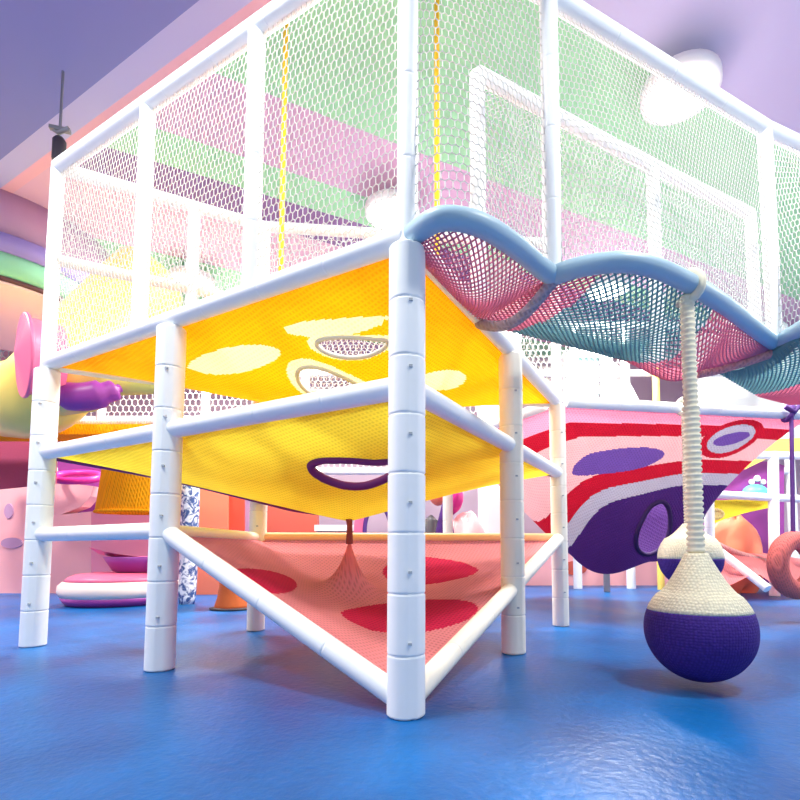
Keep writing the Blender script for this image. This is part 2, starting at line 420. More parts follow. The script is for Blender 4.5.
cage('safety_net', [p+V((0, 0, .05)) for p in arcs[2]], [at(N2, ET), at(N3, ET)], .048, .055, .0038, 'white safety net at the right end beyond the last balcony post')
cage('safety_net', [at(RM, E3), at(BM, E3), at(BM2, E3)], [at(RM, ET), at(BM, ET), at(BM2, ET)], .046, .055, .0036, 'white safety net along the rear of the balcony behind the thick white post')

# ------------------------------------------------------------------ knotted nets hung in the frame
class StarNet:
    """a net stretched from a closed edge to one low point; q shapes the sag"""
    def __init__(s, centre, edge, q=1.6, spike=None, nn=240):
        s.yr = (2.2, 6.5); s.c = V(centre); s.q = q; s.spike = spike; n = nn
        a = np.array([tuple(p) for p in edge]); ang = np.unwrap(np.arctan2(a[:, 1]-s.c.y, a[:, 0]-s.c.x))
        if ang[-1] < ang[0]: a = a[::-1]; ang = np.unwrap(np.arctan2(a[:, 1]-s.c.y, a[:, 0]-s.c.x))
        a = np.vstack([a, a[:1]]); ang = np.r_[ang, ang[0]+2*PI]
        # cut the edge by rays so that straight sides stay straight
        s.th = ang[0]+np.arange(n)*2*PI/n; s.n = n; out = []
        for t in s.th:
            k = min(len(ang)-2, max(0, np.searchsorted(ang, t, side='right')-1)); p, r = a[k], a[k+1]
            d = np.array([math.cos(t), math.sin(t)]); e2 = r[:2]-p[:2]; w = p[:2]-np.array([s.c.x, s.c.y])
            den = d[0]*e2[1]-d[1]*e2[0]
            u = 0 if abs(den) < 1e-9 else -(d[0]*w[1]-d[1]*w[0])/den
            u = min(1, max(0, u)); out.append(p+(r-p)*u)
        s.edge = np.array(out); w = int(n*.11); k = np.hanning(2*w+1); k /= k.sum()
        s.es = np.stack([np.convolve(np.r_[s.edge[-w:, c], s.edge[:, c], s.edge[:w, c]], k, 'valid') for c in range(3)], 1)
        ra = np.hypot(s.es[:, 0]-s.c.x, s.es[:, 1]-s.c.y); s.es[:, 0] = s.c.x+ra*np.cos(s.th); s.es[:, 1] = s.c.y+ra*np.sin(s.th)
    def eff(s, i, r):
        w = r**2.5; return s.es[i % s.n]*(1-w)+s.edge[i % s.n]*w
    def pt(s, i, r):
        e = s.eff(i, r); x = s.c.x+(e[0]-s.c.x)*r; y = s.c.y+(e[1]-s.c.y)*r
        z = e[2]-(e[2]-s.c.z)*(1-r**s.q if s.q > 0 else (1-r)**(-s.q))
        if s.spike:
            A, sg = s.spike; z += A*math.exp(-math.hypot(x-s.c.x, y-s.c.y)/sg)
        return V((x, y, z))
    def z_at(s, x, y):
        t = (math.atan2(y-s.c.y, x-s.c.x)-s.th[0]) % (2*PI); i = int(t/(2*PI)*s.n) % s.n
        r, d = .5, math.hypot(x-s.c.x, y-s.c.y)
        for _ in range(7):
            e = s.eff(i, min(r, 1)); r = .4*r+.6*d/max(1e-6, math.hypot(e[0]-s.c.x, e[1]-s.c.y))
        return s.pt(i, min(r, 1)).z
    def hit(s, px, py):
        """where the sight line of a photograph point meets the net"""
        d = ray(px, py); y0, y1 = s.yr; prev = None
        for k in range(900):
            y = y0+(y1-y0)*k/900; t = y/d.y; g = CAMH+d.z*t-s.z_at(d.x*t, y)
            if prev is not None and prev*g <= 0: return V((d.x*t, y, 0))
            prev = g
        return V((d.x*t, y, 0))
    def ell(s, l, r, t, bt):
        """an ellipse in plan from its left, right, top and bottom points"""
        l, r, t, bt = (s.hit(*k) for k in (l, r, t, bt)); c = (l+r)/2; a = (r-l)/2; bb = (t-bt)/2
        det = a.x*bb.y-a.y*bb.x
        return c, a, bb, det
    def inside(s, E, x, y, k=1.0):
        c, a, bb, det = E; dx, dy = x-c.x, y-c.y
        return ((dx*bb.y-dy*bb.x)/det)**2+((a.x*dy-a.y*dx)/det)**2 < k*k
    def curve(s, E, n=48, k=1.0):
        c, a, bb, det = E
        return [V((q.x, q.y, s.z_at(q.x, q.y))) for q in (c+a*(math.cos(2*PI*i/n)*k)+bb*(math.sin(2*PI*i/n)*k) for i in range(n))]
    def mesh(s, nr, mfun, r0=.0):
        rs = [r0+(1-r0)*k/nr for k in range(nr+1)]
        G2 = [[s.pt(i, r) for r in rs] for i in range(s.n)]; mb = MB()
        def mf(i, j):
            p = (G2[i][j]+G2[(i+1) % s.n][j+1])/2; return mfun(p.x, p.y, (rs[j]+rs[j+1])/2, s.th[i])
        mb.grid(G2, mf, True); return mb

def inset(poly, z, k=.03): return [at(p, z) for p in poly]
# --- orange net under the deck
on = StarNet((-.65, 3.85, 1.98), inset([C0, R1, R2, BP, L2, L1], Z3-.02), 1.7)
EH1 = on.ell((312, 344), (393, 340), (352, 328), (358, 353)); EH2 = on.ell((292, 372), (372, 396), (325, 354), (318, 394))
EP = [on.ell((188, 366), (280, 354), (235, 349), (230, 376)), on.ell((284, 329), (388, 317), (335, 316), (335, 334)),
      on.ell((418, 382), (466, 378), (440, 373), (440, 392))]
def om(x, y, r, t):
    for E in (EH1, EH2):
        if on.inside(E, x, y, .86): return None
        if on.inside(E, x, y, 1.12): return 1
    return 1 if any(on.inside(E, x, y) for E in EP) else 0
o = thing('deck_net', (-.65, 3.85, 1.98), 'bright orange knotted net sagging under the top deck with cream patches and two holes', 'net')
obj('netting', on.mesh(110, om), ['orange', 'cream'], o)
for E in (EH1, EH2):
    mb = MB(); mb.tube(on.curve(E, 48, .88), .016, 8, True); obj('hole_rim', mb, 'white_net', o)
# --- yellow net at the middle level, its rear edge a hanging purple hem
hemp = [at(L2, Z2-.02)]+smooth([at(L2, Z2-.02), P(120, 469, Y=4.62), P(185, 482, Y=4.6), P(258, 500, Y=4.85), P(300, 510, Y=4.9), P(345, 513, Y=4.95), P(385, 503, Y=5.0), P(425, 495, Y=5.0), P(470, 484, Y=5.1), P(508, 471, Y=5.15), at(R2, Z2-.02)], 8)[1:]
yn = StarNet((-.66, 4.1, 1.04), hemp+[at(R1, Z2-.02), at(C0, Z2-.02), at(L1, Z2-.02)], 1.08)
EY = yn.ell((311, 466), (402, 466), (360, 454), (355, 481))
def ym(x, y, r, t): return None if yn.inside(EY, x, y, .93) else 0
o = thing('middle_net', (-.45, 3.62, 1.1), 'yellow knotted net at middle level with a purple rimmed hole and hem', 'net')
obj('netting', yn.mesh(110, ym), 'yellow', o)
mb = MB(); mb.tube(yn.curve(EY, 48, 1.0), .03, 8, True); tag(obj('hole_rim', mb, 'hem', o), 'purple rim of the hole')
mb = MB(); mb.tube(hemp, .03, 8); tag(obj('hem', mb, 'hem', o), 'purple hem along the rear edge')
# --- salmon net sloping up from the foot of the corner post
rc = V((-.64, 4.02, .40))
rn = StarNet(rc, [at(C0, .08), at(R2, Z1-.02), at(BP, Z1-.02), at(L1, Z1-.02)], 1.25, (.50, .12))
ER = [rn.ell((342, 612), (478, 608), (405, 596), (400, 626)), rn.ell((383, 570), (478, 570), (430, 557), (425, 584)), rn.ell((230, 572), (297, 584), (264, 569), (262, 590))]
def rm(x, y, r, t): return 1 if any(rn.inside(E, x, y) for E in ER) else 0
o = thing('sloping_net', (rc.x, rc.y, .3), 'salmon red knotted net sloping up from the corner foot with crimson oval patches', 'net')
obj('netting', rn.mesh(110, rm), ['red', 'crimson'], o)
mb = MB(); top = rn.pt(0, 0); mb.tube([top-V((0, 0, .05)), top+V((0, 0, .1)), V((-.66, 4.1, 1.07))], [.03, .022, .03], 10)
tag(obj('link_rope', mb, mat('dark_red_rope', (150, 60, 62), .7, .1, 30), o), 'dark red rope tying its peak to the yellow net above')

# ------------------------------------------------------------------ open diamond nets of the scalloped balcony
def diamond(front, back, sag, stripes, cell, r, name, label):
    n = max(8, int(plen(front)/cell)); m = max(8, int(max(np.linalg.norm(resample(front, 9)-resample(back, 9), axis=1))/cell))
    A, B = resample(front, n+1), resample(back, n+1)
    def pt(i, j):
        s, t = i/n, j/m; p = A[i]+(B[i]-A[i])*t
        return p-np.array([0, 0, sag(s, t)])
    o = thing(name, tuple(A[n//2]-np.array([0, 0, .4])), label, 'net', 'open nets of the wavy balcony')
    segs = {}
    for i in range(n):
        for j in range(m):
            c = stripes((i+.5)/n, (j+.5)/m)
            S = segs.setdefault(c, ([], []))
            if (i+j) % 2: S[0].append(pt(i, j)); S[1].append(pt(i+1, j+1))
            else: S[0].append(pt(i+1, j)); S[1].append(pt(i, j+1))
    for c in sorted(segs):
        tag(obj('panel', strands(*segs[c], r), c[1], o), {'pinkcord': 'open pink netting', 'tealcord': 'open teal netting'}[c[1]])
    return o, pt, n, m
RB = RM
sg1 = lambda s, t: .30*math.sin(PI*min(1, t))**1.0*math.sin(PI*min(1, max(0, s*.9+.1)))
o, pt, n, m = diamond(arcs[0], [at(C0, Z3-.05), at(RB, Z3-.05)], lambda s, t: .16*math.sin(PI*t)*math.sin(PI*s), lambda s, t: (0, 'pinkcord'), .020, .0058, 'balcony_net',
                      'pink open net in the first curve of the wavy rail beside the corner post')
rib = lambda a, c, d, r: (lambda q: MB.tube(q[0], [V(a).lerp(V(c), k/12)-V((0, 0, d*math.sin(PI*k/12))) for k in range(13)], r, 10) or q[0])([MB()])
tag(obj('edge_roll', rib(at(N1, Z3-.03), at(RB, Z3-.05), .12, .035), 'greyband', o), 'thick greyish edge roll')
def st2(s, t):
    a = .25-.06*t; c = .54-.06*t
    return (0, 'pinkcord') if s < a*.55 else ((1, 'tealcord') if s < c else (2, 'pinkcord'))
back2 = [at(RB, Z3-.05), at(RM.lerp(BM, .5), Z3-.05), at(BM, Z3-.06), V((2.3, 4.1, Z3-.05)), at(N2, Z3-.04)]
def sag2(s, t): return (.20+.13*math.exp(-((s-.60)/.09)**2)-.04*math.exp(-((s-.45)/.08)**2))*math.sin(PI*t**.85)*(math.sin(PI*min(1, max(0, s)))**.8)
o, pt, n, m = diamond(arcs[1], back2, sag2, st2, .022, .0072, 'balcony_net',
                      'open net striped pink, teal and pink in the long middle curve of the wavy rail')
mb = MB(); mb.tube(smooth([V(pt(int(n*q), int(m*.66)))-V((0, 0, .03)) for q in (.74, .80, .86, .92, .97)]+[at(N2, Z3-.07)], 5), .036, 10); tag(obj('edge_roll', mb, 'palepink', o), 'thick pale pink edge roll')
back3 = [V((2.45, 4.15, Z3-.05)), at(BM2, Z3-.1), V((3.9, 5.2, Z3-.05)), at(N3, Z3-.04)+V((.2, .5, 0))]
o, pt, n, m = diamond(arcs[2], back3, lambda s, t: .13*math.sin(PI*t)*(.75+.25*math.sin(PI*s)), lambda s, t: (0, 'tealcord') if s < .34 else (1, 'pinkcord'), .03, .0085, 'balcony_net',
                      'teal and pink open net in the last curve of the wavy rail')

# ------------------------------------------------------------------ hanging balls
def ball(c, R, tip, zt, label, split):
    """c: centre of the ball; tip: height where the cover narrows into the rope; zt: where it is tied"""
    o = thing('hanging_ball', (c.x, c.y, c.z-R), label, 'swing ball', 'hanging crochet balls')
    prof = []
    n = 40
    for k in range(n+1):
        a = -PI/2+(PI/2+.72)*k/n; prof.append((max(.0005, R*math.cos(a)), R*math.sin(a)))
    r0, h0 = prof[-1]; h1 = tip-c.z
    for k in range(1, 15):
        t = k/14; prof.append((r0+(.062-r0)*(t**.72), h0+(h1-h0)*t))
    lo = [p for p in prof if p[1] <= split*R]; hi = [lo[-1]]+[p for p in prof if p[1] > split*R]
    mb = MB(); mb.lathe(lo, c, 48); tag(obj('lower_cover', mb, 'purpleball', o), 'deep purple lower half')
    mb = MB(); mb.lathe(hi, c, 48); tag(obj('upper_cover', mb, 'creamball', o), 'cream upper half')
    pr = []; L = zt-tip; k = int(L/.034)
    for i in range(k):
        h = h1+L*i/k; rr = .05 if h-h1 < L*.55 else .043
        pr += [(rr*.8, h), (rr, h+L/k*.35), (rr, h+L/k*.7)]
    pr.append((.035, h1+L))
    mb = MB(); mb.lathe(pr, c, 18); obj('rope_sleeve', mb, 'ropecord', o)
    mb = MB(); mb.tube([V((c.x, c.y, zt))+V((.05*math.cos(2*PI*i/20), -.078*math.cos(2*PI*i/20), .055+.088*math.sin(2*PI*i/20))) for i in range(20)], .028, 8, True); obj('loop', mb, 'ropecord', o)
    return o
bp = P(691, 286, z=Z3)
ball(P(699, 629, Y=bp.y+.02), .30, P(699, 553, Y=bp.y).z, Z3-.055, 'big cream and purple crochet ball hanging from the wavy rail in the foreground', .40)
NA, NB_, NC, ND, NE = R2, V((4.58, 5.80, 0)), V((4.9, 7.9, 0)), V((2.4, 8.7, 0)), V((.3, 7.3, 0))
b2 = P(690, 556, Y=5.45)
ball(b2-V((0, 0, .02)), .33, b2.z+.36, Z3-.05, 'cream and purple crochet ball half hidden behind the nearer ball, beyond the striped funnel net', .0)

# ------------------------------------------------------------------ second frame with the striped funnel net
fr2 = thing('rail_frame', at(NB_, 0), 'white padded rail frame carrying the red and purple funnel net on the right', 'climbing frame')
def pr2(a, bb, r=.06, m='foam', nm='rail', par=fr2): return padded(nm, a, bb, r, .6, par, m, 14)
pr2(at(NA, Z3)+V((.1, .01, 0)), at(NB_, Z3), .062); pr2(at(NB_, Z3), at(NC, Z3)); pr2(at(NC, Z3), at(ND, Z3)); pr2(at(ND, Z3), at(NE, Z3)); pr2(at(NE, Z3), at(R2, Z3)+V((-.08, .13, 0)))
for p in (NB_, ND, NE): pr2(at(p, 0), at(p, Z3+.05), .075, 'pale', 'post')
for px, by in ((607, 592), (633, 583)):
    q = P(px, by, z=0); pr2(q, at(q, 1.6), .06, 'grey' if px == 607 else 'foam', 'short_post')
edge = [at(NA, Z3-.03), at(NB_, Z3-.03), at(NC, Z3-.03), at(ND, Z3-.03), at(NE, Z3-.03)]
fc = P(650, 550, Y=6.75)
fn = StarNet((fc.x, fc.y, .66), edge, 1.0, None, 600); fn.yr = (5.2, 9)
def fpt(i, r):
    e = fn.eff(i, r); zb, zc, k = e[2], .64, .42
    # a rounded bag below a wide, nearly straight funnel
    z = zc+.62*(r/k)**2.2 if r < k else zc+.62+(zb-zc-.62)*((r-k)/(1-k))**.85
    dt = (fn.th[i % fn.n]-PI*.98+PI) % (2*PI)-PI     # a second, lower fold on the side behind the main frame
    z -= .62*math.exp(-(dt/.42)**2)*math.sin(PI*r)**1.5
    return V((fn.c.x+(e[0]-fn.c.x)*r, fn.c.y+(e[1]-fn.c.y)*r, z))
fn.pt = fpt
EB2 = fn.ell((707, 444), (755, 432), (735, 424), (730, 450)); EB3 = fn.ell((713, 442), (750, 434), (733, 433), (731, 444))
EHo = fn.ell((636, 538), (670, 526), (655, 511), (650, 557))
def fm(x, y, r, t):
    if fn.inside(EHo, x, y, 1.0): return None
    if fn.inside(EB3, x, y): return 5
    if fn.inside(EB2, x, y, 1.0): return 6
    if fn.inside(EB2, x, y, 1.35): return 2
    w = .06*math.cos(t)+.015*math.sin(3*t)
    if r > .92+w*.2: return 1
    if r > .85+w*.3: return 2
    dt = ((t+2.22+PI) % (2*PI)-PI)/.42
    if abs(dt) < 1 and abs(r-.745-w) < .065*(1-dt*dt)**.6: return 5
    if r > .69+w: return 3
    if r > .61+w: return 2
    if r > .54+w: return 4
    return 7
o = thing('funnel_net', (fc.x, fc.y, .66), 'big funnel net in pink, red, grey and purple bands hanging beyond the main frame', 'net')
obj('netting', fn.mesh(200, fm), ['coral', 'pinkknit', 'redband', 'palepink', 'greyband', 'lilac', 'greyband', 'purple'], o)
mb = MB(); mb.tube(fn.curve(EHo, 40), .03, 8, True); tag(obj('hole_rim', mb, mat('dark_purple_rim', (52, 26, 84), .7), o), 'dark purple rim of the round opening')

# ------------------------------------------------------------------ ring swing on a strap
sp = P(757, 412, z=Z3); sx = P(783, 548, Y=5.5)
o = thing('ring_swing', (sx.x, sx.y, .3), 'salmon crochet ring hanging on a purple strap at the right edge', 'swing')
rcn = P(796, 565, Y=5.5)
mb = MB(); mb.tube([rcn+V((.275*math.cos(2*PI*i/40), .1*math.cos(2*PI*i/40), .275*math.sin(2*PI*i/40))) for i in range(40)], .105, 16, True); obj('ring', mb, 'salmonring', o)
tp = at(P(788, 412, Y=5.7), Z3)
mb = MB(); mb.tube([tp+V((0, -.05, -.04)), rcn+V((-.03, -.02, .34))], .033, 10, False, 0, True, .5); obj('strap', mb, 'strap', o)
mb = MB(); mb.tube([tp+V((.02*math.sin(2*PI*i/20), .085*math.cos(2*PI*i/20), .085*math.sin(2*PI*i/20))) for i in range(20)], .03, 8, True); mb.tube([tp+V((-.09, -.08, .05)), tp+V((0, -.1, -.02)), tp+V((.08, -.08, .06))], .03, 8); obj('knot', mb, 'strap', o)

# ------------------------------------------------------------------ small frame at the right rear
YC = 8.6
def Q(px, py, Y=YC): return P(px, py, Y=Y)
fr3 = thing('rail_frame', at(Q(773, 560), 0), 'small low white frame behind the ring swing at the right rear', 'climbing frame')
p3 = lambda a, c, r=.07, nm='rail': padded(nm, a, c, r, .6, fr3, 'foam', 14)
p3(at(Q(773, 560), 0), Q(773, 452), .085, 'post'); p3(at(Q(709, 560), 0), Q(709, 495), .08, 'post')
p3(Q(709, 494), Q(800, 499)); p3(Q(743, 455), Q(810, 456)); p3(Q(812, 452), at(Q(812, 560), 0), .085, 'post')
p3(Q(709, 543), P(768, 589, Y=7.7), .07, 'sloping_rail'); p3(Q(709, 500), P(737, 472, Y=YC+.3), .05, 'brace')
def sheet(name, pts, Y, th, m, label, cat, group=None, parent=None):
    """an upright padded panel cut to an outline measured in the photograph at its own distance"""
    q = [P(x, y, Y=Y) for x, y in pts]; mb = MB(); mb.slab([(k.x, k.z) for k in q], (0, Y, 0), (1, 0, 0), (0, 0, 1), th)
    o = obj(name, mb, m, parent)
    if not parent: tag(o, label, cat, group)
    elif label: o['label'] = label
    return o
def ground(pts, Y): return pts
# panel with a paw print behind the frame
o = thing('play_panel', at(Q(745, 590, 9.6), 0), 'purple panel with a white paw print above a cyan dome at the right rear', 'panel')
sheet('board', [(705, 520), (705, 470), (735, 462), (770, 462), (782, 466), (782, 588), (705, 588)], 9.6, .12, 'violet', None, None, None, o)
mb = MB()
for x, y, r in ((752, 482, .055), (757.5, 478.5, .065), (763.5, 482, .055)):
    c = P(x, y, Y=9.52); mb.lathe([(r, -.02), (r, .0), (r*.7, .02)], c, 16, 0, (0, -1, 0))
tag(obj('paw_print', mb, 'white', o), 'three white toe marks')
c = P(755, 493, Y=9.45); mb = MB()
mb.lathe([(.22*math.cos(a), .17*math.sin(a)) for a in np.linspace(-.3, PI/2, 8)], c, 24); tag(obj('dome', mb, 'cyan', o), 'cyan dome')
sheet('canopy_panel', [(738, 460), (776, 440), (820, 438), (820, 452), (775, 454), (742, 470)], 9.3, .2, 'slide_yellow', 'yellow sloped canopy panel above the paw print panel', 'panel')
pk = thing('sloping_net', at(Q(745, 585, 9.0), .02), 'salmon net sloping down inside the small white frame at the right rear', 'net')
mb = MB(); mb.grid([[P(710+(100*i/10), 545+(30+8*math.sin(i))*j/10*(1 if j else 1)+i*1.5, Y=9.1-1.2*j/10) for j in range(11)] for i in range(11)])
obj('netting', mb, 'red', pk)
mb = MB(); mb.tube(smooth([P(711, 541, Y=9.0), P(735, 552, Y=8.9), P(765, 561, Y=8.8)], 6), .05, 8); tag(obj('edge_rope', mb, 'palepink', pk), 'pale pink edge rope')
yw = thing('low_net', at(Q(735, 520, 8.9), 1.1), 'yellow net with a pale opening inside the small white frame', 'net')
top3 = [(710, 500), (725, 500), (745, 499), (768, 498)]; bot3 = [(712, 524), (725, 519), (745, 513), (768, 508)]
mb = MB(); mb.grid([[P(*t, Y=8.75).lerp(P(*bb, Y=9.0), j/8)+V((0, -.1*math.sin(PI*j/8), 0)) for j in range(9)] for t, bb in zip(top3, bot3)]); obj('netting', mb, 'yellow', yw)
c = P(716, 514, Y=8.6); mb = MB(); mb.tube([c+V((.12*math.cos(2*PI*i/24), 0, .07*math.sin(2*PI*i/24))) for i in range(24)], .03, 8, True); mb.lathe([(.11, 0), (.1, .01)], c, 20, 0, (0, -1, 0)); tag(obj('opening', mb, 'cream', yw), 'pale oval opening')
def blob(name, px, py, Y, rx, ry, rz, m, label, cat, group=None, amp=.12, parent=None, floor=False):
    c = P(px, py, Y=Y)
    if floor: c.z = rz*.93
    mb = MB(); G2 = []
    k = random.random()*9
    for i in range(28):
        row = []
        for j in range(15):
            a, e2 = 2*PI*i/28, -PI/2+PI*j/14
            w = 1+amp*(math.sin(3*a+k)*math.cos(2*e2+k)+.5*math.sin(5*a+2*k)*math.sin(3*e2))
            row.append(c+V((rx*w*math.cos(a)*math.cos(e2), ry*w*math.sin(a)*math.cos(e2), rz*w*math.sin(e2))))
        G2.append(row)
    mb.grid(G2, None, True); return tag(obj(name, mb, m, parent), label, cat, group)
blob('soft_rock', 736, 535, 9.25, .5, .24, .74, 'coral', 'lumpy coral soft rock behind the small white frame', 'soft toy', None, .14, None, True)

# ------------------------------------------------------------------ background, left to right
# tall rear frame with white nets
YD = 10.2
fr4 = thing('rear_climber', (-1.0, YD, 0), 'wide white climbing frame with nets standing along the rear of the hall', 'climbing frame')
p4 = lambda a, c, r=.07, nm='rail': padded(nm, a, c, r, .9, fr4, 'foam', 12)
xs = [-9.2, -6.9, -4.7, -2.6, -.4, 1.9, 3.1, 4.2, 5.6, 7.6]
for x in xs: p4((x, YD, 0), (x, YD, 5.6), .09, 'post')
for z in (2.45, 3.55, 4.55, 5.6): p4((xs[0], YD, z), (xs[-1], YD, z), .075)
GN = 'white nets of the wide rear frame'
names = ['leftmost bay behind the pink slide flange', 'bay behind the left rear cage corner', 'bay behind the yellow slide', 'bay above the coral playhouse', 'bay behind the corner post', 'bay beyond the right face of the main frame', 'narrow bay under the teal balcony net', 'bay with the yellow pole', 'bay right of the foreground ball rope']
for k in range(len(xs)-1):
    if k in (7, 8): continue
    a, c = xs[k]+.09, xs[k+1]-.09
    cage('rear_net', [(a, YD, 2.5), (c, YD, 2.5)], [(a, YD, 5.55), (c, YD, 5.55)], .12, .13, .012, 'white net in the rear frame, '+names[k], GN)
# pale boards hung behind the rear frame
for x0, x1, m, lb in ((558, 602, 'white', 'pale panel with a white border behind the teal balcony net'),):
    o = thing('window_panel', at(P(580, 400, Y=10.6), 3.6), lb, 'panel')
    sheet('sheet', [(568, 356), (598, 356), (598, 400), (568, 400)], 10.6, .05, mat('mint_panel', (190, 226, 222), .6), None, None, None, o)
    b = MB()
    for a, c in (((564, 354), (604, 354)), ((604, 354), (604, 402)), ((566, 354), (566, 402))): b.tube([P(*a, Y=10.5), P(*c, Y=10.5)], .09, 8)
    obj('border', b, 'white', o)
sheet('banner_panel', [(608, 358), (624, 372), (640, 404), (607, 404)], 10.31, .06, 'white', 'white slanted panel between the net bays under the pink balcony net', 'panel')
b = MB(); b.tube([P(655.5, 366, Y=10.0), at(P(655.5, 410, Y=10.0), 0)], .07, 12); tag(obj('pole', b, 'slide_yellow'), 'yellow vertical pole in front of the rear nets right of the slanted white panel', 'pole')
sheet('wall_panel', [(690, 335), (840, 335), (840, 446), (690, 446)], 11.4, .2, 'white', 'big white board at the right rear above the funnel net', 'panel')
b = MB(); b.box((1.35, 9.2, CEIL/2), (.75, .75, CEIL), 0, 0, .1); struct('trim_1', b, 'white')
# pink drum of the ceiling at left
b = MB(); dc = V((-7.5, 8.3, 0)); b.lathe([(1.6, 4.89), (1.72, 4.95), (1.72, 5.24)], dc, 64); struct('trim_2', b, mat('mint_band', (140, 206, 170), .7, .04, 2))
b = MB(); b.lathe([(1.74, 5.24), (1.76, 5.52)], dc, 64); struct('trim_3', b, mat('lavender_band', (150, 136, 206), .7, .04, 2))
b = MB(); b.lathe([(1.70, 5.52), (1.70, CEIL)], dc, 64); struct('trim_4', b, 'mauve')
b = MB(); b.lathe([(1.66, 4.84), (1.66, 4.9)], dc, 64); struct('trim_5', b, mat('brown_band', (96, 60, 66), .7))
b = MB(); b.lathe([(1.62, 4.80), (1.62, 4.838)], dc, 64); struct('trim_6', b, mat('peach_soffit', (240, 206, 206), .7, .03, 2))
# spot lamp clamped by the cage corner, hung from the ceiling
sl = P(60, 131, Y=5.2)
o = thing('spotlight', sl, 'small dark spotlight on a grey bracket above the left cage corner', 'lamp')
b = MB(); b.lathe([(.06, -.22), (.065, -.2), (.065, .02), (.04, .06)], sl+V((0, 0, -.14)), 16); obj('lamp_body', b, 'dark', o)
b = MB(); b.box(sl+V((0, 0, .02)), (.2, .05, .04), .3); b.tube([sl+V((-.09, 0, .03)), sl+V((-.02, 0, -.02)), sl+V((.1, 0, .03))], .025, 8); b.tube([sl, V((sl.x, sl.y, CEIL))], .014, 8); obj('bracket', b, 'grey', o)
# spiral slide behind the left end
o = thing('tube_slide', at(P(60, 430, Y=6.6), 0), 'yellow and lime tube slide with a pink flared mouth behind the leftmost post', 'slide')
b = MB(); b.tube(smooth([P(150, 280, Y=6.9), P(118, 312, Y=6.6), P(84, 350, Y=6.3), P(40, 395, Y=6.3), P(10, 402, Y=6.9), P(-20, 400, Y=7.6)], 8), .5, 28); obj('tube', b, 'slide_yellow', o)
b = MB(); b.tube(smooth([P(0, 398, Y=6.9), P(40, 392, Y=6.35), P(90, 383, Y=5.8), P(165, 380, Y=6.1)], 8), [.46]*8+[.34]*8+[.17]*8+[.13], 24); tag(obj('lower_tube', b, 'slide_lime', o), 'lime lower section')
b = MB(); b.lathe([(.40, -.3), (.42, -.02), (.46, .0), (.47, .02), (.46, .04)]+[(.44-.42*k/24, .03+.07*k/24+.012*(k % 2)) for k in range(25)], P(27, 356, Y=5.35), 48, 0, (-1, -1.1, -.1)); tag(obj('flange', b, 'hotpink', o), 'pink flared mouth')
b = MB(); b.tube(smooth([P(50, 394, Y=5.6), P(80, 397, Y=5.55), P(105, 393, Y=5.6), P(120, 388, Y=5.7)], 6), [.12]*4+[.16]*8+[.12]*4+[.05]*3, 20); tag(obj('end_section', b, 'violet', o), 'purple end section')
# second platform at left: grey rail, amber edge, dark netting
o = thing('platform', at(P(60, 440, Y=7.6), 0), 'low platform with a grey rail and an orange edge behind the left posts', 'platform')
b = MB(); b.tube([P(-60, 424, Y=7.6), P(170, 424, Y=7.6)], .06, 12); obj('rail', b, 'greyband', o)
b = MB(); b.box(P(55, 433, Y=7.7), (4.2, .5, .16), 0, 0, .05); obj('edge_board', b, 'amber', o)
for px in (-40, 170):
    b = MB(); q = P(px, 440, Y=7.9); b.tube([at(q, 0), at(q, q.z)], .07, 12); obj('leg', b, 'pale', o)
sheet('curtain_net', [(-30, 438), (56, 438), (56, 484), (-30, 492)], 8.3, .04, mat('dark_rose_mesh', (150, 58, 92), .8, .2, 60), 'dark rose mesh curtain under the low platform at the left edge', 'net')
# pink wall with wavy top
PW = 9.3
o = thing('play_wall', at(P(50, 592, Y=PW), 0), 'long pink cloud-edged play wall standing behind the left posts', 'wall panel')
base = CAMH-CAMH
bl = P(-60, 592, Y=PW).z
b = MB(); pts = [(-70, 600), (-70, 492), (0, 489), (40, 485), (70, 484), (98, 487), (95, 497), (86, 507), (66, 515), (96, 512), (98, 522), (97, 600)]
q = [P(x, y, Y=PW) for x, y in pts]; b.slab([(k.x, max(0, k.z)) for k in q], (0, PW, 0), (1, 0, 0), (0, 0, 1), .25); obj('board', b, 'pink', o)
for x, y, rx, rz in ((9, 511, .08, .14), (12, 543, .2, .1)):
    c = P(x, y, Y=PW-.14); b = MB(); b.slab([(rx*math.cos(2*PI*i/20), rz*math.sin(2*PI*i/20)) for i in range(20)], c, (1, 0, 0), (0, 0, 1), .03); tag(obj('cutout', b, 'mauve', o), 'mauve oval recess')
sheet('back_panel', [(60, 600), (60, 455), (106, 455), (106, 600)], 9.7, .12, 'violet', 'purple upright panel behind the pink play wall', 'panel')
c = P(77, 477, Y=9.0); b = MB(); b.tube([c+V((.4*math.cos(2*PI*i/32), .25*math.sin(2*PI*i/32), .11*math.sin(2*PI*i/32)-.02*math.cos(2*PI*i/32))) for i in range(32)], .065, 12, True); tag(obj('hoop', b, 'magenta'), 'magenta hoop cushion lying on top of the pink play wall', 'hoop')
